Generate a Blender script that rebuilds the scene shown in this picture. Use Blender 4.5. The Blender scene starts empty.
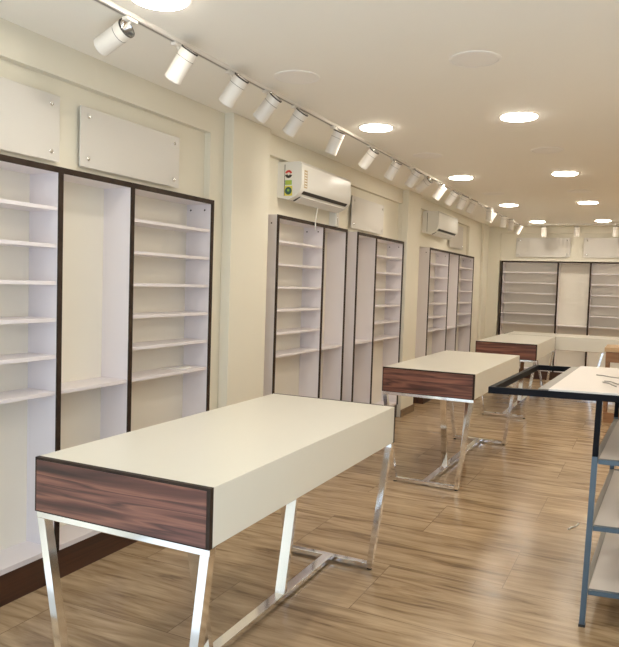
import bpy, bmesh, math, random
from mathutils import Vector, Matrix
random.seed(7)
scene = bpy.context.scene
COL = scene.collection

# ------------------------------------------------------------------ materials
def mat(name, base, rough=.5, metal=0, spec=.5):
    m = bpy.data.materials.new(name); m.use_nodes = True
    b = m.node_tree.nodes['Principled BSDF']
    b.inputs['Base Color'].default_value = (*base, 1)
    b.inputs['Roughness'].default_value = rough
    b.inputs['Metallic'].default_value = metal
    b.inputs['Specular IOR Level'].default_value = spec
    return m, m.node_tree, b

def mottled(name, c1, c2, rough=.5, scale=6, bump=.0, metal=0, spec=.5, bscale=200):
    m, t, b = mat(name, c1, rough, metal, spec)
    tc = t.nodes.new('ShaderNodeTexCoord')
    n = t.nodes.new('ShaderNodeTexNoise'); n.inputs['Scale'].default_value = scale; n.inputs['Detail'].default_value = 4
    r = t.nodes.new('ShaderNodeMix'); r.data_type = 'RGBA'
    r.inputs[6].default_value = (*c1, 1); r.inputs[7].default_value = (*c2, 1)
    t.links.new(tc.outputs['Object'], n.inputs['Vector'])
    t.links.new(n.outputs['Fac'], r.inputs[0]); t.links.new(r.outputs[2], b.inputs['Base Color'])
    if bump:
        n2 = t.nodes.new('ShaderNodeTexNoise'); n2.inputs['Scale'].default_value = bscale
        t.links.new(tc.outputs['Object'], n2.inputs['Vector'])
        bp = t.nodes.new('ShaderNodeBump'); bp.inputs['Strength'].default_value = bump; bp.inputs['Distance'].default_value = .002
        t.links.new(n2.outputs['Fac'], bp.inputs['Height']); t.links.new(bp.outputs[0], b.inputs['Normal'])
    return m

def wood(name, stops, stretch, rough=.4, scale=1.0, spec=.5, detail=5, dist=1.2, coord='Object'):
    """streaky wood: noise stretched along the axis with the small factor"""
    m, t, b = mat(name, stops[0][1], rough, 0, spec)
    tc = t.nodes.new('ShaderNodeTexCoord')
    mp = t.nodes.new('ShaderNodeMapping'); mp.inputs['Scale'].default_value = stretch
    n = t.nodes.new('ShaderNodeTexNoise'); n.inputs['Scale'].default_value = scale
    n.inputs['Detail'].default_value = detail; n.inputs['Distortion'].default_value = dist
    cr = t.nodes.new('ShaderNodeValToRGB'); e = cr.color_ramp.elements
    e[0].position, e[0].color = stops[0][0], (*stops[0][1], 1)
    e[1].position, e[1].color = stops[-1][0], (*stops[-1][1], 1)
    for p, c in stops[1:-1]:
        x = e.new(p); x.color = (*c, 1)
    t.links.new(tc.outputs[coord], mp.inputs[0]); t.links.new(mp.outputs[0], n.inputs['Vector'])
    t.links.new(n.outputs['Fac'], cr.inputs[0]); t.links.new(cr.outputs[0], b.inputs['Base Color'])
    return m

M = {}
M['wall'] = mottled('wall_paint', (.775, .735, .62), (.80, .76, .645), .6, 2, .15)
M['ceiling'] = mottled('ceiling_paint', (.92, .89, .82), (.94, .91, .84), .7, 1.5, .1)
M['laminate'] = mottled('white_laminate', (.78, .735, .755), (.80, .755, .775), .35, 3)
M['board'] = mottled('white_board', (.66, .63, .585), (.68, .65, .60), .35, 3)
M['backing'] = mottled('cream_backing', (.80, .76, .67), (.82, .78, .69), .4, 3)
M['steelblue'] = mottled('blue_grey_paint', (.060, .098, .135), (.085, .125, .165), .32, 8, .1)
M['cream'] = mottled('cream_laminate', (.76, .735, .65), (.78, .755, .67), .28, 3)
M['trim'] = wood('dark_edge_banding', [(.3, (.022, .012, .008)), (.7, (.045, .027, .017))], (1, 1, 1), .6, 12, .25)
M['plinth'] = wood('dark_walnut_plinth', [(.3, (.030, .012, .008)), (.6, (.075, .030, .016)), (.8, (.04, .016, .01))], (20, .6, 14), .4, 1.2)
M['walnut'] = wood('walnut_veneer', [(.32, (.040, .016, .013)), (.43, (.115, .043, .031)), (.50, (.26, .108, .070)), (.555, (.075, .028, .022)), (.62, (.22, .088, .060)), (.72, (.38, .165, .105))], (.42, 7, 7), .32, 1.8, dist=.8)
M['chrome'] = mottled('chrome', (.92, .92, .93), (.88, .88, .90), .09, 8, 0, 1)
M['brushed'] = mottled('brushed_steel', (.55, .53, .50), (.6, .58, .55), .3, 30, 0, 1)
M['navy'] = mottled('dark_blue_paint', (.004, .004, .006), (.006, .006, .009), .55, 8, .1, 0, .12)
M['greybar'] = mottled('grey_primed_bar', (.30, .27, .23), (.24, .22, .19), .4, 10)
M['shelfboard'] = mottled('offwhite_board', (.70, .64, .59), (.74, .68, .63), .4, 3)
M['plastic'] = mottled('white_plastic', (.82, .81, .77), (.80, .79, .75), .25, 3)
M['lampbody'] = mottled('white_lamp_body', (.80, .76, .70), (.78, .74, .68), .35, 3)
M['black'] = mottled('black_rubber', (.012, .012, .012), (.02, .02, .02), .6, 5)
M['darkgap'] = mottled('dark_slot', (.03, .026, .022), (.04, .035, .03), .6, 5)
M['lightwood'] = wood('light_wood', [(.3, (.46, .30, .15)), (.7, (.60, .42, .24))], (1, 12, 12), .45, 1.5)
M['brownwood'] = wood('brown_wood', [(.3, (.26, .125, .050)), (.7, (.37, .19, .085))], (1, 12, 12), .45, 1.5)
M['skirt'] = wood('skirting_wood', [(.3, (.16, .10, .055)), (.7, (.26, .17, .10))], (10, 1, 12), .4, 1.5)
M['offlight'] = mottled('unlit_diffuser', (.90, .87, .83), (.91, .88, .84), .4, 3)
M['red'] = mottled('red_print', (.65, .05, .04), (.6, .05, .04), .4)
M['green'] = mottled('green_print', (.25, .5, .08), (.3, .52, .1), .4)
M['yellow'] = mottled('yellow_print', (.75, .68, .08), (.72, .65, .08), .4)
M['darkgreen'] = mottled('dark_green_print', (.03, .10, .08), (.04, .12, .09), .4)
M['gold'] = mottled('bronze_print', (.45, .33, .18), (.5, .38, .22), .35)
M['paper'] = mottled('paper', (.82, .80, .74), (.78, .76, .70), .6)
M['wire'] = mottled('grey_wire', (.30, .28, .25), (.36, .34, .31), .4)
M['plaster'] = mottled('pavement', (.55, .53, .50), (.62, .60, .57), .8, 4)

m = bpy.data.materials.new('lit_diffuser'); m.use_nodes = True
t = m.node_tree; t.nodes.clear()
o = t.nodes.new('ShaderNodeOutputMaterial'); e = t.nodes.new('ShaderNodeEmission')
e.inputs[0].default_value = (1, .92, .79, 1); e.inputs[1].default_value = 56
t.links.new(e.outputs[0], o.inputs[0]); M['lit'] = m

m = bpy.data.materials.new('shop_window_glass'); m.use_nodes = True
t = m.node_tree; t.nodes.clear()
o = t.nodes.new('ShaderNodeOutputMaterial'); a = t.nodes.new('ShaderNodeBsdfTransparent'); g = t.nodes.new('ShaderNodeBsdfGlossy')
g.inputs['Roughness'].default_value = .02; x = t.nodes.new('ShaderNodeMixShader'); x.inputs[0].default_value = .06
t.links.new(a.outputs[0], x.inputs[1]); t.links.new(g.outputs[0], x.inputs[2]); t.links.new(x.outputs[0], o.inputs[0]); M['glass'] = m

# floor: wood-look planks running across the room
m, t, b = mat('wood_plank_floor', (.4, .3, .2), .28, 0, .5)
tc = t.nodes.new('ShaderNodeTexCoord')
br = t.nodes.new('ShaderNodeTexBrick'); br.inputs['Scale'].default_value = 1
br.inputs['Brick Width'].default_value = 1.2; br.inputs['Row Height'].default_value = .6
br.inputs['Mortar Size'].default_value = .0022; br.inputs['Mortar Smooth'].default_value = .2; br.inputs['Bias'].default_value = 0
br.inputs['Color1'].default_value = (.0, 0, 0, 1); br.inputs['Color2'].default_value = (1, 1, 1, 1); br.inputs['Mortar'].default_value = (.5, .5, .5, 1)
br.offset = .5
t.links.new(tc.outputs['Object'], br.inputs['Vector'])
mp = t.nodes.new('ShaderNodeMapping'); mp.inputs['Scale'].default_value = (.9, 7, 1)
wav = t.nodes.new('ShaderNodeVectorMath'); wav.operation = 'MULTIPLY_ADD'
wav.inputs[1].default_value = (3, 7, 0)
t.links.new(br.outputs['Color'], wav.inputs[0]); t.links.new(tc.outputs['Object'], wav.inputs[2]); t.links.new(wav.outputs[0], mp.inputs[0])
n = t.nodes.new('ShaderNodeTexNoise'); n.inputs['Scale'].default_value = 1.6; n.inputs['Detail'].default_value = 7; n.inputs['Distortion'].default_value = 1.0
n.inputs['Roughness'].default_value = .62
t.links.new(mp.outputs[0], n.inputs['Vector'])
cr = t.nodes.new('ShaderNodeValToRGB'); el = cr.color_ramp.elements
el[0].position, el[0].color = .30, (.20, .128, .068, 1); el[1].position, el[1].color = .74, (.62, .455, .29, 1)
z = el.new(.42); z.color = (.36, .245, .138, 1)
z = el.new(.55); z.color = (.48, .345, .208, 1)
mpf = t.nodes.new('ShaderNodeMapping'); mpf.inputs['Scale'].default_value = (2.2, 22, 1); t.links.new(wav.outputs[0], mpf.inputs[0])
nf = t.nodes.new('ShaderNodeTexNoise'); nf.inputs['Scale'].default_value = 1.5; nf.inputs['Detail'].default_value = 6; nf.inputs['Distortion'].default_value = .6
t.links.new(mpf.outputs[0], nf.inputs['Vector'])
ad = t.nodes.new('ShaderNodeMath'); ad.operation = 'MULTIPLY_ADD'; ad.inputs[1].default_value = .34; t.links.new(nf.outputs['Fac'], ad.inputs[0])
sb = t.nodes.new('ShaderNodeMath'); sb.operation = 'SUBTRACT'; sb.inputs[1].default_value = .17; t.links.new(n.outputs['Fac'], sb.inputs[0])
t.links.new(sb.outputs[0], ad.inputs[2]); t.links.new(ad.outputs[0], cr.inputs[0])
n2 = t.nodes.new('ShaderNodeTexNoise'); n2.inputs['Scale'].default_value = 1.3; n2.inputs['Detail'].default_value = 3
t.links.new(tc.outputs['Object'], n2.inputs['Vector'])
mr = t.nodes.new('ShaderNodeMapRange'); mr.inputs[3].default_value = .82; mr.inputs[4].default_value = 1.18
t.links.new(n2.outputs['Fac'], mr.inputs[0])
mx = t.nodes.new('ShaderNodeMix'); mx.data_type = 'RGBA'; mx.blend_type = 'MULTIPLY'; mx.inputs[0].default_value = 1
t.links.new(cr.outputs[0], mx.inputs[6]); t.links.new(mr.outputs[0], mx.inputs[7])
mm = t.nodes.new('ShaderNodeMix'); mm.data_type = 'RGBA'; mm.inputs[7].default_value = (.20, .13, .075, 1)
fm = t.nodes.new('ShaderNodeMath'); fm.operation = 'MULTIPLY'; fm.inputs[1].default_value = .8
t.links.new(br.outputs['Fac'], fm.inputs[0]); t.links.new(fm.outputs[0], mm.inputs[0])
t.links.new(mx.outputs[2], mm.inputs[6]); t.links.new(mm.outputs[2], b.inputs['Base Color'])
mr2 = t.nodes.new('ShaderNodeMapRange'); mr2.inputs[3].default_value = .15; mr2.inputs[4].default_value = .32
t.links.new(n.outputs['Fac'], mr2.inputs[0]); t.links.new(mr2.outputs[0], b.inputs['Roughness'])
b.inputs['Specular IOR Level'].default_value = .38
M['floor'] = m

# ------------------------------------------------------------------ mesh helpers
class MB:
    skew = None
    def __init__(s): s.bm = bmesh.new()
    def box(s, x0, x1, y0, y1, z0, z1, bev=0):
        v = [s.bm.verts.new((x, y, z)) for x in (x0, x1) for y in (y0, y1) for z in (z0, z1)]
        fs = [s.bm.faces.new([v[i] for i in q]) for q in ((0, 1, 3, 2), (4, 6, 7, 5), (0, 4, 5, 1), (2, 3, 7, 6), (0, 2, 6, 4), (1, 5, 7, 3))]
        if bev:
            es = list({e for f in fs for e in f.edges})
            bmesh.ops.bevel(s.bm, geom=es, offset=bev, segments=2, profile=.5, affect='EDGES')
        return s
    def hexa(s, bot, top):
        """8-cornered solid from two quads (same winding)"""
        a = [s.bm.verts.new(p) for p in bot]; b = [s.bm.verts.new(p) for p in top]
        s.bm.faces.new(a[::-1]); s.bm.faces.new(b)
        for i in range(4): s.bm.faces.new((a[i], a[(i+1) % 4], b[(i+1) % 4], b[i]))
        return s
    def prism_y(s, prof, y0, y1):
        """profile of (x, z) points extruded along y"""
        a = [s.bm.verts.new((x, y0, z)) for x, z in prof]; b = [s.bm.verts.new((x, y1, z)) for x, z in prof]
        n = len(prof); s.bm.faces.new(a); s.bm.faces.new(b[::-1])
        for i in range(n): s.bm.faces.new((a[i], b[i], b[(i+1) % n], a[(i+1) % n]))
        return s
    def lathe(s, prof, seg=40, mtx=None):
        """profile of (r, z), revolved about z; r = 0 closes"""
        rings = []
        for r, z in prof:
            if r <= 1e-6: rings.append([s.bm.verts.new((0, 0, z))])
            else: rings.append([s.bm.verts.new((r*math.cos(2*math.pi*i/seg), r*math.sin(2*math.pi*i/seg), z)) for i in range(seg)])
        for a, b in zip(rings, rings[1:]):
            for i in range(seg):
                j = (i+1) % seg
                if len(a) == 1 and len(b) == 1: continue
                if len(a) == 1: s.bm.faces.new((a[0], b[i], b[j]))
                elif len(b) == 1: s.bm.faces.new((a[i], a[j], b[0]))
                else: s.bm.faces.new((a[i], a[j], b[j], b[i]))
        if mtx is not None:
            vs = [v for r in rings for v in r]
            bmesh.ops.transform(s.bm, matrix=mtx, verts=vs)
        return s
    def tube(s, pts, r, seg=8):
        pts = [Vector(p) for p in pts]; rings = []
        for i, p in enumerate(pts):
            d = (pts[min(i+1, len(pts)-1)] - pts[max(i-1, 0)]).normalized()
            q = d.to_track_quat('Z', 'Y')
            rings.append([s.bm.verts.new(p + q @ Vector((r*math.cos(2*math.pi*k/seg), r*math.sin(2*math.pi*k/seg), 0))) for k in range(seg)])
        for a, b in zip(rings, rings[1:]):
            for k in range(seg): s.bm.faces.new((a[k], a[(k+1) % seg], b[(k+1) % seg], b[k]))
        s.bm.faces.new(rings[0][::-1]); s.bm.faces.new(rings[-1])
        return s
    def build(s, name, material, parent=None, smooth=False, loc=None):
        if s.skew: bmesh.ops.transform(s.bm, matrix=s.skew, verts=s.bm.verts)
        bmesh.ops.recalc_face_normals(s.bm, faces=s.bm.faces)
        me = bpy.data.meshes.new(name); s.bm.to_mesh(me); s.bm.free()
        me.materials.append(material)
        if smooth:
            for p in me.polygons: p.use_smooth = True
            try: me.set_sharp_from_angle(angle=math.radians(35))
            except Exception: pass
        ob = bpy.data.objects.new(name, me); COL.objects.link(ob)
        if parent is not None: ob.parent = parent
        if loc: ob.location = loc
        return ob

def thing(name, label, cat, loc=(0, 0, 0), rz=0, group=None):
    o = bpy.data.objects.new(name, None); o.empty_display_size = .1; COL.objects.link(o)
    o.location = loc; o.rotation_euler = (0, 0, rz)
    o['label'] = label; o['category'] = cat
    if group: o['group'] = group
    return o
def tag(o, label, cat, group=None):
    o['label'] = label; o['category'] = cat
    if group: o['group'] = group
    return o
def struct(mb, name, material, **k):
    o = mb.build(name, material, **k); o['kind'] = 'structure'; return o
def copy_tree(o, parent=None):
    c = o.copy(); COL.objects.link(c)
    if parent is not None: c.parent = parent
    for ch in [q for q in o.children]: copy_tree(ch, c)
    return c

# ------------------------------------------------------------------ room shell
H = 2.65
XW, XR, XC, XB = -2.63, 2.4, -2.555, -2.80      # left wall plane, right wall, column face, recess back
XU, YU = -2.675, 12.705                          # wall above the cabinets
Y0, YF, YB = -.8, 12.66, 12.88
RT = 2.49                                       # top of the recesses
struct(MB().box(-3.0, 2.6, Y0-.2, 13.1, -.1, 0), 'floor', M['floor'])
M['pale_bounce'] = mottled('pale_grey_bounce', (.60, .64, .68), (.66, .70, .74), .3, 3)
struct(MB().box(XW, XR, Y0, 1.35, 0, .004), 'floor_bounce_strip', M['pale_bounce'])  # unseen pale strip, added to throw bluish bounce onto the chrome legs
struct(MB().box(-3.0, 2.6, Y0-.2, 13.1, H, H+.12), 'ceiling', M['ceiling'])
w = MB()
w.box(-3.0, XB, Y0, YB, 0, H)                    # back of the recesses
w.box(XB, XW, Y0, 8.0, RT, H); w.box(XB, XW, 8.0, YF, 2.52, H)                    # header over them
w.box(XB, XU, Y0, YF, 2.052, H)              # shallow recess above the cabinets
w.box(XB, XW, Y0, 1.72, 0, RT)
w.box(XB, XW, 3.862, 4.545, 0, RT)
w.box(XB, XW, 7.795, 8.30, 0, 2.52)
w.box(XB, XW, 11.42, YB, 0, 2.52); w.box(XU, XW, 11.16, 11.42, 2.052, 2.52)
struct(w, 'wall_left', M['wall'])
struct(MB().box(XW, XC, 4.02, 4.525, 0, H, .004), 'trim_1', M['wall'])
struct(MB().box(XW, XC, 7.80, 8.285, 0, H, .004), 'trim_2', M['wall'])
struct(MB().box(XW, -2.585, 12.05, 12.36, 0, H, .004), 'trim_3', M['wall'])
w = MB()
w.box(XW, -2.425, YF, YB, 0, H)
w.box(-2.425, XR, YF, YB, 2.53, H)
w.box(.07, XR, YF, YB, 0, 2.53)
w.box(-2.425, .07, YU, YB, 2.052, 2.53)
w.box(-3.0, 2.6, YB, 13.1, 0, H)
struct(w, 'wall_back', M['wall'])
struct(MB().box(XR, 2.6, Y0, YB, 0, H), 'wall_right', M['wall'])
w = MB()
w.box(-3.0, 2.6, Y0-.2, Y0, 0, .04); w.box(-3.0, 2.6, Y0-.2, Y0, 2.5, H)
w.box(-3.0, -2.3, Y0-.2, Y0, .04, 2.5); w.box(2.1, 2.6, Y0-.2, Y0, .04, 2.5)
struct(w, 'wall_front', M['wall'])
wn = struct(MB().box(-2.3, 2.1, Y0-.12, Y0-.11, .04, 2.5), 'window_1', M['glass'])
for x in (-2.3, -.85, .6, 2.04): MB().box(x, x+.06, Y0-.15, Y0-.05, .04, 2.5).build('mullion', M['trim'], wn)
for z in (.04, 2.45): MB().box(-2.3, 2.1, Y0-.15, Y0-.05, z, z+.05).build('window_rail', M['trim'], wn)
struct(MB().box(-12, 12, -14, Y0-.2, -.1, -.02), 'pavement', M['plaster'])
# skirting round the columns
s = MB(); s.box(XC, XC+.012, 7.80, 8.297, 0, .085); s.box(XW, XC+.012, 8.285, 8.297, 0, .085)
struct(s, 'baseboard_left_column', M['skirt'])
s = MB(); s.box(XC, XC+.012, 4.008, 4.537, 0, .085); s.box(XW, XC+.012, 4.008, 4.02, 0, .085); s.box(XW, XC+.012, 4.525, 4.537, 0, .085)
struct(s, 'baseboard_left_near_column', M['skirt'])
s = MB(); s.box(XW, XW+.012, 11.43, 12.05, 0, .085); s.box(XW, XW+.012, 12.36, YF, 0, .085)
struct(s, 'baseboard_left', M['skirt'])

# ------------------------------------------------------------------ display cabinets
CT, CB, TR, FR = 2.05, .15, .028, .008           # height, plinth height, divider thickness, trim depth
SH = (1.84, 1.661, 1.481, 1.301, 1.12, .941)
def cabinet(name, label, loc, rz, posts, kinds, depth, caps):
    """local: front faces +x at x = 0, runs along +y; posts are the y centres of the uprights"""
    t = thing(name, label, 'shelving unit', loc, rz, 'white display cabinets along the walls')
    a, b = posts[0], posts[-1]; h = TR/2
    MB().box(-depth, -depth+.012, a-h, b+h, CB, CT-.0).build('back_panel', M['backing'], t)
    MB().box(-depth+.012, -FR, a-h, b+h, CT-.028, CT).build('top_panel', M['laminate'], t)
    MB().box(-depth+.012, -FR, a-h, b+h, CB, CB+.025).build('bottom_panel', M['laminate'], t)
    MB().box(-depth, -.012, a-h, b+h, 0, CB).build('plinth', M['plinth'], t)
    for i, y in enumerate(posts):
        sp = MB().box(-depth+.012, -FR, y-h, y+h, CB+.025, CT-.028).build('side_panel', M['laminate'], t)
        if i in caps:
            for zz in (1.985, .30):
                for xx in (-depth+.045, -.055):
                    rot = Matrix.Translation((xx, y-h, zz)) @ Matrix.Rotation(math.radians(90), 4, 'X')
                    MB().lathe([(0, .0018), (.006, .0018), (.006, -.002), (0, -.002)], 10, rot).build('screw_cap', M['darkgap'], sp)
        MB().box(-FR, 0, y-h, y+h, CB+.0, CT-.028).build('front_edge_strip', M['trim'], t)
    MB().box(-FR, 0, a-h, b+h, CT-.028, CT).build('top_edge_strip', M['trim'], t)
    for (y0, y1), k in zip(zip(posts, posts[1:]), kinds):
        for z in (SH if k == 's' else SH[-1:]):
            MB().box(-depth+.012, -FR-.002, y0+h, y1-h, z, z+.018, .001).build('shelf', M['laminate'], t)
    return t
D = -2.588
cab1 = cabinet('display_cabinet', 'tall white open shelving unit nearest the camera, three bays, behind the front table', (D, 0, 0), 0, (1.745, 2.541, 3.065, 3.847), 'sps', .21, (3,))
cab2 = cabinet('display_cabinet', 'white shelving unit under the nearest air conditioner, just past the wide column', (D, 0, 0), 0, (4.745, 5.588, 6.096), 'sp', .21, (0, 1))
cab3 = cabinet('display_cabinet', 'white shelving unit with shelved bay on its right, just before the second column', (D, 0, 0), 0, (6.376, 6.894, 7.777), 'ps', .21, (2,))
cab4 = cabinet('display_cabinet', 'white three-bay shelving unit under the farther air conditioner, behind the second table', (D, 0, 0), 0, (8.882, 9.842, 10.417, 11.38), 'sps', .21, (0, 1, 3))
cab5 = cabinet('display_cabinet', 'white shelving unit on the far end wall, facing down the room', (0, 12.625, 0), -math.pi/2, (-2.368, -1.43, -.912, .02), 'sps', .25, ())

# ------------------------------------------------------------------ wall boards on standoffs
def wall_board(label, loc, rz, L, z0, z1):
    """local: board in the y-z plane, faces +x, runs 0..L along y"""
    t = thing('wall_board', label, 'wall panel', loc, rz, 'white blank boards above the cabinets')
    MB().box(.026, .034, 0, L, z0, z1, .002).build('board', M['board'], t)
    for y in (.055, L-.055):
        for z in (z0+.045, z1-.045):
            rot = Matrix.Translation((0, y, z)) @ Matrix.Rotation(math.radians(90), 4, 'Y')
            MB().lathe([(0, 0), (.009, 0), (.009, .026), (.009, .034), (.011, .0345), (.011, .039), (.008, .041), (0, .041)], 16, rot).build('standoff', M['chrome'], t, True)
    return t
wall_board('blank white board on the left wall, nearest, cut by the photo edge', (XU, 1.76, 0), 0, .818, 2.082, 2.40)
wall_board('blank white board left of the wide column, above the front cabinet', (XU, 2.716, 0), 0, .83, 2.088, 2.394)
wall_board('blank white board right of the nearest air conditioner, above the cabinet', (XU, 6.316, 0), 0, .897, 2.083, 2.398)
wall_board('blank white board just past the farther air conditioner', (XU, 10.02, 0), 0, .78, 2.13, 2.475)
wall_board('blank white board on the far wall, left one', (-2.155, YU, 0), -math.pi/2, .90, 2.12, 2.452)
wall_board('blank white board on the far wall, right one', (-1.045, YU, 0), -math.pi/2, .95, 2.12, 2.452)

# ------------------------------------------------------------------ split air conditioners
def ac(label, y, stickers, dz=0):
    t = thing('air_conditioner', label, 'air conditioner', (XU, y, 0), 0, 'wall split air conditioners')
    L = .985; z0, z1 = 2.178+dz, 2.470+dz
    prof = [(0, z0+.02), (.10, z0), (.165, z0+.03), (.205, z0+.075), (.212, z0+.12), (.210, z1-.02), (.195, z1), (0, z1)]
    MB().prism_y(prof, 0, L).build('casing', M['plastic'], t, True)
    MB().hexa([(.108, .07, z0-.001), (.163, .07, z0+.027), (.163, L-.07, z0+.027), (.108, L-.07, z0-.001)],
              [(.106, .07, z0+.004), (.161, .07, z0+.032), (.161, L-.07, z0+.032), (.106, L-.07, z0+.004)]).build('air_outlet', M['darkgap'], t)
    MB().hexa([(.112, .08, z0-.012), (.180, .08, z0+.026), (.180, L-.08, z0+.026), (.112, L-.08, z0-.012)],
              [(.110, .08, z0-.008), (.180, .08, z0+.034), (.180, L-.08, z0+.034), (.110, L-.08, z0-.008)]).build('louver', M['plastic'], t)
    MB().hexa([(.183, .06, z0+.047), (.203, .06, z0+.070), (.203, L-.05, z0+.070), (.183, L-.05, z0+.047)],
              [(.181, .06, z0+.049), (.201, .06, z0+.072), (.201, L-.05, z0+.072), (.181, L-.05, z0+.049)]).build('air_slot', M['darkgap'], t)
    MB().box(.06, .065, -.001, .0, z0+.03, z1-.02).build('side_seam', M['darkgap'], t)
    if stickers:
        lab = MB()
        def disc(mb, cx, cz, r, a0=0, a1=360, y=-.002, r0=0):
            n = 24; P = []
            for i in range(n+1):
                a = math.radians(a0+(a1-a0)*i/n); P.append((cx+r*math.cos(a), cz+r*math.sin(a)))
            for i in range(n+1):
                a = math.radians(a1-(a1-a0)*i/n)
                if r0 or a1-a0 < 360:
                    P.append((cx+r0*math.cos(a), cz+r0*math.sin(a)))
            q = []
            for p in P:
                if not q or (abs(q[-1][0]-p[0])+abs(q[-1][1]-p[1])) > 1e-5: q.append(p)
            if abs(q[0][0]-q[-1][0])+abs(q[0][1]-q[-1][1]) < 1e-5: q.pop()
            va = [mb.bm.verts.new((x, y, z)) for x, z in q]; vb = [mb.bm.verts.new((x, y+.0015, z)) for x, z in q]
            mb.bm.faces.new(va); mb.bm.faces.new(vb[::-1])
            for i in range(len(q)): mb.bm.faces.new((va[i], vb[i], vb[(i+1) % len(q)], va[(i+1) % len(q)]))
            return mb
        s = MB(); s.box(.062, .132, -.001, 0, 2.362-.03, 2.44-.03)
        st = s.build('rating_sticker', M['paper'], t); st['label'] = 'star rating sticker with red and green arc'
        disc(MB(), .097, 2.375, .031, 15, 165, r0=.014).build('red_arc', M['red'], st)
        disc(MB(), .097, 2.375, .031, 190, 345, r0=.010).build('dark_arc', M['darkgap'], st)
        g = MB().box(.068, .126, -.001, 0, 2.292, 2.328)
        gs = g.build('green_sticker', M['green'], t); gs['label'] = 'small green and yellow sticker'
        gg = MB()
        for k in range(3): gg.box(.075, .119, -.002, -.001, 2.298+k*.010, 2.302+k*.010)
        gg.build('print_line', M['yellow'], gs)
        ye = MB().box(.064, .132, -.001, 0, 2.208, 2.284).build('yellow_sticker', M['yellow'], t); ye['label'] = 'yellow sticker with dark green round mark'
        disc(MB(), .098, 2.246, .030).build('round_mark', M['darkgreen'], ye)
        disc(MB(), .098, 2.250, .010, 0, 359.9, y=-.003).build('inner_mark', M['green'], ye)
        bs = MB().box(.2112, .2125, .045, .10, 2.272, 2.41).build('brand_strip', M['gold'], t); bs['label'] = 'tall narrow bronze and white strip sticker'
        pr = MB()
        for k in range(6): pr.box(.2125, .2130, .052, .092, 2.282+k*.021, 2.291+k*.021)
        pr.build('print_line', M['paper'], bs)
        gl = MB().box(.03, .055, -.001, 0, 2.190, 2.235).build('white_sticker', M['paper'], t)
    return t
ac1 = ac('white split air conditioner with coloured stickers, right after the wide column', 4.866, True)
ac('white split air conditioner above the farther left-wall cabinet, no stickers visible', 8.76, False, .038)
hz = MB().tube([(.118, .51, 2.195), (.106, .512, 2.13), (.0955, .514, 2.075), (.0945, .516, 2.03), (.0945, .518, 1.98)], .006)
hz.build('drain_hose', M['plastic'], ac1, True)['label'] = 'thin white hose hanging over the cabinet top'
ck = thing('conduit_cover', 'small white pipe cover box at the right end of the nearest air conditioner', 'pipe cover', (XU, 5.862, 0))
MB().box(0, .07, 0, .07, 2.06, 2.25, .004).build('cover', M['plastic'], ck)
MB().box(.07, .074, .012, .034, 2.075, 2.235).build('metal_clip', M['chrome'], ck)

# ------------------------------------------------------------------ ceiling lights
def ceiling_light(label, x, y, lit=True, r=.120):
    t = thing('ceiling_light' , label, 'ceiling light', (x, y, H), 0, 'lit round ceiling lights' if lit else 'unlit round ceiling lights')
    if lit:
        MB().lathe([(r-.012, 0), (r+.008, 0), (r+.008, -.003), (r-.002, -.004), (r-.012, -.004), (r-.012, 0)], 48).build('frame', M['lampbody'], t, True)
        MB().lathe([(0, -.016), (r-.014, -.010), (r-.008, -.008), (r-.007, -.004), (0, -.004)], 48).build('diffuser', M['lit'], t)
    else:
        MB().lathe([(r-.008, 0), (r+.006, 0), (r+.006, -.003), (r-.002, -.006), (r-.008, -.005), (r-.008, 0)], 48).build('frame', M['offlight'], t, True)
        MB().lathe([(0, -.0045), (r-.010, -.0045), (r-.010, -.001), (0, -.001)], 48).build('diffuser', M['offlight'], t)
    return t
SC = (H-1.525)/(2.62-1.525)
A = [(-1.78, 2.24), (-1.762, 4.593), (-1.731, 6.888), (-1.684, 9.23), (-1.643, 11.477)]
B = [(-.80, 2.25), (-.80, 4.578), (-.762, 6.88), (-.73, 9.14), (-.69, 11.42)]
ORD = ['nearest', 'second', 'third', 'fourth', 'farthest']
for k, (x, y) in enumerate(A): ceiling_light('lit round ceiling light beside the spotlight track, %s of that row' % ORD[k], x*SC, y*SC)
for k, (x, y) in enumerate(B): ceiling_light('lit round ceiling light in second row from the track, ' + ['just above the picture', 'nearest one in view', 'second in view', 'third in view', 'farthest, by the end wall'][k], x*SC, y*SC)
for r, x in ((0, .22), (1, 1.25)):
    for k in range(5): ceiling_light('lit round ceiling light outside the picture, %s of the %s row' % (ORD[k], ('central', 'right')[r]), x, 2.25+k*2.3)
U = [(-1.745, 3.354), (-1.717, 5.69), (-1.66, 8.10), (-.808, 3.382), (-.774, 5.715), (-.745, 8.094)]
for k, (x, y) in enumerate(U):
    ceiling_light('unlit round ceiling light %s, %s' % (('beside the spotlight track', 'out in the ceiling away from the track')[k//3], ('nearest', 'middle', 'farthest')[k % 3]), x*SC, y*SC, False)

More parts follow.
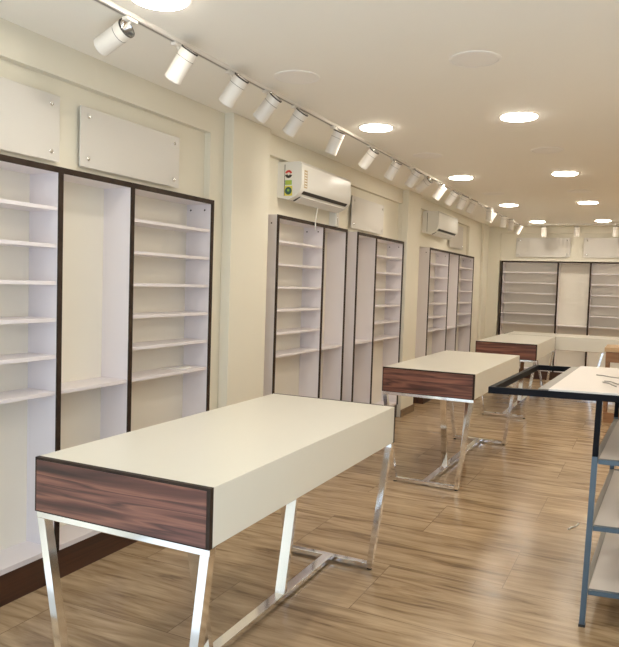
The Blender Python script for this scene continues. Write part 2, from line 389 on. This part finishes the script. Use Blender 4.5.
# ------------------------------------------------------------------ track and spotlights
TX = -2.055
tk = thing('lighting_track', 'long white ceiling track carrying spotlights along the left side', 'lighting track', (TX, 0, H))
MB().box(-.017, .017, 1.2, 12.45, -.018, 0).build('rail', M['lampbody'], tk)
MB().box(-.006, .006, 1.2, 12.45, -.0195, -.018).build('slot', M['greybar'], tk)
tk2 = thing('lighting_track', 'short white ceiling track with spotlights by the far end wall', 'lighting track', (0, 12.25, H))
MB().box(-1.9, 1.0, -.017, .017, -.018, 0).build('rail', M['lampbody'], tk2)
MB().box(-1.9, 1.0, -.006, .006, -.0195, -.018).build('slot', M['greybar'], tk2)
R = .043; HL = .165
def spot(label, p, d, track_xy):
    """p: centre of the open end, d: unit vector from the open end to the closed one"""
    p = Vector(p); d = Vector(d).normalized()
    t = thing('track_spotlight', label, 'spotlight', (track_xy[0], track_xy[1], H-.0195), 0, 'white cylinder spotlights on the tracks')
    off = Vector((track_xy[0], track_xy[1], H-.0195))
    MB().box(-.014, .014, -.035, .035, -.014, 0, .002).build('adapter', M['lampbody'], t)
    q = (-d).to_track_quat('Z', 'Y').to_matrix().to_4x4()
    m4 = Matrix.Translation(p-off) @ q
    c = HL
    MB().lathe([(R-.004, 0), (R, -.001), (R, -.043), (R-.003, -.043), (R-.003, -.046), (R, -.046), (R, -c+.006), (R-.006, -c), (0, -c),], 32, m4).build('head', M['lampbody'], t, True)
    MB().lathe([(R-.004, 0), (R-.010, -.012), (R-.018, -.032), (.012, -.045), (0, -.045)], 32, m4).build('reflector', M['chrome'], t, True)
    MB().lathe([(R-.0042, .0006), (R+.0004, .0006), (R+.0004, -.006), (R-.0042, -.006), (R-.0042, .0006)], 32, m4).build('rim', M['darkgap'], t, True)
    MB().lathe([(R-.0026, -.0432), (R+.0006, -.0432), (R+.0006, -.0458), (R-.0026, -.0458)], 32, m4).build('joint_ring', M['greybar'], t, True)
    mid = p + d*.075 - off
    MB().tube([(0, 0, -.012), (mid.x*.3, mid.y*.3, -.03), tuple(mid)], .006, 10).build('stem', M['lampbody'], t, True)
    return t
RAW = [(2.31, 2.557, (-.86, .034, -.36)), (2.749, 2.603, (-.58, .1, -.80)), (3.215, 2.603, (-.60, .12, -.75)), (3.589, 2.597, (-.66, .12, -.70)),
       (3.931, 2.592, (-.58, .15, -.74)), (4.511, 2.59, (-.40, .15, -.86)), (5.198, 2.587, (-.60, .2, -.70)), (5.759, 2.592, (-.50, .2, -.76)),
       (6.35, 2.609, (-.53, .2, -.74)), (6.739, 2.589, (-.72, .3, -.50)), (7.281, 2.603, (-.56, .2, -.74)), (7.763, 2.601, (-.55, .2, -.74)),
       (8.212, 2.614, (-.42, .2, -.85)), (8.70, 2.621, (-.45, .2, -.85)), (9.60, 2.625, (-.05, .1, -.98)), (9.95, 2.62, (-.5, .2, -.80)),
       (10.62, 2.62, (-.05, .1, -.97)), (11.2, 2.63, (-.02, .1, -.97)), (12.15, 2.63, (-.45, .1, -.87))]
SL = ['its open reflector end turned to the camera, nearest of the track', 'tilted, left of the second board\'s right end, second of the track', 'third from the camera, left of an unlit ceiling light',
      'fourth from the camera, above the top of the wide column', 'fifth from the camera, above the column\'s right edge', 'hanging steeply with a bright streak, sixth of the track',
      'seventh from the camera, just below a lit ceiling light', 'eighth from the camera, between two lit ceiling lights', 'ninth from the camera, above the second column',
      'tilted most sideways, tenth of the track', 'brightly lit one right above the farther air conditioner', 'just past the bright one over the farther air conditioner',
      'thirteenth from the camera', 'fourteenth from the camera, tilted away', 'upright bright one in the distance', 'tilted, partly behind the upright bright one',
      'upright, third before the track\'s far end', 'upright, second before the track\'s far end', 'tilted one at the track\'s far end']
for (y, z, d), lb in zip(RAW, SL):
    s = min(max((2.595-1.525)/(z-1.525), .975), 1.035)
    px, py, pz = -2.0*s, y*s, 1.525+(z-1.525)*s
    if y > 2.5: d = (d[0], d[1]-.12, d[2])
    dv = Vector(d).normalized()
    spot('white cylinder spotlight, ' + lb, (px, py, min(pz, 2.602)), d, (TX, py+dv.y*.07))
for x, lb in ((-1.60, 'left one of three'), (-1.10, 'middle one of three'), (-.53, 'right one of three')):
    spot('white cylinder spotlight before the far end wall, ' + lb, (x*1.025, 12.23, 2.603), (.0, .12, -.98), (x*1.025, 12.25))

# ------------------------------------------------------------------ tables
def make_table(label, L):
    W, zt, hh = .72, .90, .188
    t = thing('display_table', label, 'table', (0, 0, 0), 0, 'cream tables with walnut ends and chrome frames')
    e = .018
    MB().box(-W/2, W/2, -L/2+e, L/2-e, zt-hh, zt, .0015).build('tabletop', M['cream'], t)
    ub = MB().box(-W/2+.006, W/2-.006, -L/2+.055, L/2-.055, zt-hh-.004, zt-hh).build('added_underside_board', M['brownwood'], t); ub['label'] = 'brown board added under the tabletop for the chrome to reflect'  # added so the chrome stretcher mirrors brown instead of cream
    for s in (-1, 1):
        y0, y1 = sorted((s*(L/2), s*(L/2-e)))
        p = MB().box(-W/2, W/2, y0, y1, zt-hh-.002, zt).build('end_panel', M['trim'], t)
        p['label'] = 'walnut end panel with dark edges'
        y0, y1 = sorted((s*(L/2), s*(L/2+.0015)))
        MB().box(-W/2+.008, W/2-.013, y0, y1, zt-hh+.003, zt-.009).build('walnut_face', M['walnut'], p)
    zb = zt-hh-.002; zr = zb-.024; g = .010; zf = g+.026
    ins = .10; dy = .035
    for s in (-1, 1):
        a, b = sorted((s*(L/2-.006), s*(L/2-.042)))
        MB().box(-W/2+.002, W/2-.002, a, b, zr, zb, .002).build('top_rail', M['chrome'], t)
        MB().box(-W/2+ins, W/2-ins, a+dy, b+dy, g, zf, .002).build('bottom_rail', M['chrome'], t)
        for sx in (-1, 1):
            xo, xi = sx*(W/2-.002), sx*(W/2-.034)
            bo, bi = sx*(W/2-ins), sx*(W/2-ins-.030)
            top = [(xo, a, zb-.001), (xi, a, zb-.001), (xi, b, zb-.001), (xo, b, zb-.001)]
            bot = [(bo, a+dy, g), (bi, a+dy, g), (bi, b+dy, g), (bo, b+dy, g)]
            lg = MB().hexa(bot, top).build('leg', M['chrome'], t)
            md = MB().lathe([(0, g), (.010, g), (.013, g-.003), (.013, 0), (0, 0)], 16, Matrix.Translation((sx*(W/2-ins-.016), (a+b)/2+dy, 0)))
            md.build('foot_glide', M['black'], lg, True)
    MB().box(-.026, .026, -L/2+.042+dy, L/2-.042+dy, g, zf, .002).build('stretcher', M['chrome'], t)
    for s in (-1, 1):
        yb = s*.315 - (.0 if s > 0 else 0); yt = s*(.315+.155)
        bot = [(-.025, yb-.013, zf-.002), (.025, yb-.013, zf-.002), (.025, yb+.013, zf-.002), (-.025, yb+.013, zf-.002)]
        top = [(-.025, yt-.013, zt-hh-.001+.002), (.025, yt-.013, zt-hh+.001), (.025, yt+.013, zt-hh+.001), (-.025, yt+.013, zt-hh+.001)]
        MB().hexa(bot, top).build('strut', M['chrome'], t)
    return t
for lb, x, y, L, rz in (('cream table with walnut end nearest the camera', -1.521, 1.740+.867, 1.734, .0053),
                        ('cream table with walnut end, second from the camera, behind the front table', -1.472, 5.139+.925, 1.85, -.012),
                        ('small-looking cream table with walnut end, third from the camera', -1.517, 8.545+.895, 1.79, 0),
                        ('cream table standing crosswise by the far wall, long side facing the camera', -1.018, 10.735, 1.72, math.pi/2)):
    tb = make_table(lb, L); tb.location = (x, y, 0); tb.rotation_euler = (0, 0, rz)

# ------------------------------------------------------------------ dark metal rack on the right
rk = thing('metal_rack', 'dark blue metal rack with off-white shelves and an open side frame', 'rack', (-.197, 3.367, 0), 0)
MB.skew = Matrix(((1, .035, 0, 0), (.16, 1, 0, 0), (0, 0, 1, 0), (0, 0, 0, 1)))   # the frame stands slightly racked out of square
ZR = 1.073; b = .024; LR, DR = 1.25, 1.17
def post(x, y, dark=True):
    def seg(z0, z1, name, m, par):
        k0, k1 = .022*z0/ZR, .022*z1/ZR
        return MB().hexa([(x+k0, y, z0), (x+b+k0, y, z0), (x+b+k0, y+b, z0), (x+k0, y+b, z0)],
                [(x+k1, y, z1), (x+b+k1, y, z1), (x+b+k1, y+b, z1), (x+k1, y+b, z1)]).build(name, m, par)
    p = seg(.012, .790, 'post', M['steelblue'], rk)
    q = seg(.790, ZR-.0295, 'post_top', M['navy'], rk); q['label'] = 'black upper length of post'
    MB().box(x-.002, x+b+.002, y-.002, y+b+.002, 0, .012).build('foot_cap', M['black'], p)
for x in (-.014, LR): 
    for y in (0, DR): post(x, y)
OV = -.458
fr = MB()
fr.box(OV, LR+.06, -.002, b, ZR-.030, ZR); fr.box(OV, LR+.06, DR, DR+b, ZR-.030, ZR)
fr.box(OV, OV+b, b, DR, ZR-.030, ZR); fr.box(LR+.06-b, LR+.06, b, DR, ZR-.030, ZR)
fr.build('top_frame', M['navy'], rk)
cb = MB().box(OV+.214, OV+.2615, b, DR, ZR-.026, ZR+.004).build('cross_bar', M['greybar'], rk); cb['label'] = 'grey cross bar beside the white top'
MB().box(OV+.262, LR+.05, b*.3, DR+b*.6, ZR, ZR+.009, .001).build('top_board', M['shelfboard'], rk)
for z in (.769, .463, .165):
    k = z/ZR*.022
    for y in (0, DR+.002): MB().box(.014+k, LR+k, y, y+.024, z-.011, z+.010).build('shelf_bar', M['steelblue'], rk)
    for x in (-.012+k, LR+k): MB().box(x, x+.024, b, DR, z-.011, z+.010).build('side_bar', M['greybar'], rk)
    MB().box(.012+k, LR+k, .024, DR+.002, z-.006, z+.006).build('shelf', M['shelfboard'], rk)
MB.skew = None
for i, pts in enumerate(([(-.235, 4.06, 0), (-.20, 4.05, 0), (-.165, 4.01, 0), (-.12, 3.985, 0), (-.05, 4.02, 0)],
                         [(-.182, 3.80, 0), (-.150, 3.79, 0), (-.115, 3.71, 0), (-.06, 3.65, 0), (.0, 3.66, 0)])):
    a = MB().tube([(x, y, ZR+.013) for x, y, _ in pts], .0028)
    if i: a.tube([(x-.004, y-.045-.03*q, ZR+.013) for q, (x, y, _) in enumerate(pts[:3])], .0025)
    tag(a.build('wire', M['wire'], None, True), ['thin grey wire on the rack top, farther from its front bar', 'forked grey wire on the rack top, nearer its front bar'][i], 'wire')

# ------------------------------------------------------------------ wooden stand, far right
ws = thing('wooden_stand', 'light wood stand with brown apron at the right edge behind the rack', 'stand', (-.42, 8.75, 0))
MB().box(-.015, .9, -.02, .55, .855, .905, .003).build('top', M['lightwood'], ws)
MB().box(.0, .88, 0, .02, .735, .855).build('apron', M['brownwood'], ws)
MB().box(.0, .02, .02, .53, .735, .855).build('apron', M['brownwood'], ws)
for x in (0, .85):
    for y in (0.0, .5):
        MB().box(x, x+.03, y+.02 if y == 0 else y, y+.05 if y == 0 else y+.03, 0, .735).build('leg', M['brownwood'], ws)
MB().box(.0, .88, .0, .02, .03, .15).build('lower_rail', M['brownwood'], ws)
MB().box(.0, .02, .05, .5, .03, .15).build('lower_rail', M['brownwood'], ws)
MB().box(.0, .88, .0, .53, .0, .03).build('bottom_board', M['lightwood'], ws)

# ------------------------------------------------------------------ small loose things
pp = MB().box(-.028, .028, -.075, .075, 0, .004).build('paper_strip', M['paper'], None, loc=(-2.68, 3.70, SH[-1]+.0185))
pp.rotation_euler = (0, 0, math.radians(28)); tag(pp, 'small white paper strip lying on the lowest shelf of the front cabinet', 'paper')
pp = MB().tube([(-2.735, 3.53, SH[-1]+.022), (-2.70, 3.60, SH[-1]+.022), (-2.655, 3.62, SH[-1]+.022), (-2.625, 3.70, SH[-1]+.022)], .0035)
tag(pp.build('cable_tie', M['paper'], None, True), 'thin white strap curled on the lowest shelf beside the paper strip', 'strap')
sc = MB().tube([(-.39, 4.72, .006), (-.375, 4.77, .006), (-.352, 4.80, .006), (-.340, 4.87, .006)], .005)
tag(sc.build('string_scrap', M['paper'], None, True), 'small pale curl of string on the floor left of the metal rack', 'scrap')

# ------------------------------------------------------------------ light: daylight through the shop front
wd = bpy.data.worlds.new('sky'); scene.world = wd; wd.use_nodes = True
t = wd.node_tree; bg = t.nodes['Background']; bg.inputs[0].default_value = (.66, .82, 1.0, 1); bg.inputs[1].default_value = 3.2
ld = bpy.data.lights.new('window_portal', 'AREA'); ld.shape = 'RECTANGLE'; ld.size = 4.4; ld.size_y = 2.44
ld.cycles.is_portal = True
lo = bpy.data.objects.new('window_portal', ld); COL.objects.link(lo); lo.location = (-.1, Y0-.17, 1.27); lo.rotation_euler = (math.radians(90), 0, 0)

sl = bpy.data.lights.new('sun', 'SUN'); sl.energy = 5.0; sl.angle = math.radians(1.0); sl.color = (.92, .96, 1.0)
so = bpy.data.objects.new('sun', sl); COL.objects.link(so)
so.rotation_euler = Vector((-.25, .88, -1.0)).to_track_quat('-Z', 'Y').to_euler()

# ------------------------------------------------------------------ camera
F, PITCH, ROLL, YAW, CH = 699.03, -.0563, .0323, -.451, 1.525
def ray(U, V):
    a = (U-309.5)/F; b_ = (V-323.5)/F; c, s = math.cos(ROLL), math.sin(ROLL)
    u = c*a+s*b_; v = -s*a+c*b_
    c, s = math.cos(PITCH), math.sin(PITCH); yf = c+s*v; zu = s-c*v
    c, s = math.cos(YAW), math.sin(YAW)
    return Vector((c*u+s*yf, -s*u+c*yf, zu))
fw = ray(309.5, 323.5).normalized(); rt = (ray(309.5+F, 323.5)-ray(309.5, 323.5)).normalized(); up = rt.cross(fw)
cd = bpy.data.cameras.new('camera'); cd.sensor_fit = 'HORIZONTAL'; cd.sensor_width = 36; cd.lens = F/619*36
cd.clip_start = .05; cd.clip_end = 100
co = bpy.data.objects.new('camera', cd); COL.objects.link(co)
m3 = Matrix((rt, up, -fw)).transposed(); co.matrix_world = Matrix.Translation((0, 0, CH)) @ m3.to_4x4()
scene.camera = co
vs = scene.view_settings; vs.view_transform = 'Standard'; vs.look = 'None'; vs.gamma = 1; vs.use_curve_mapping = False; vs.exposure = 0.10
scene.cycles.max_bounces = 10; scene.cycles.diffuse_bounces = 6; scene.cycles.caustics_reflective = False
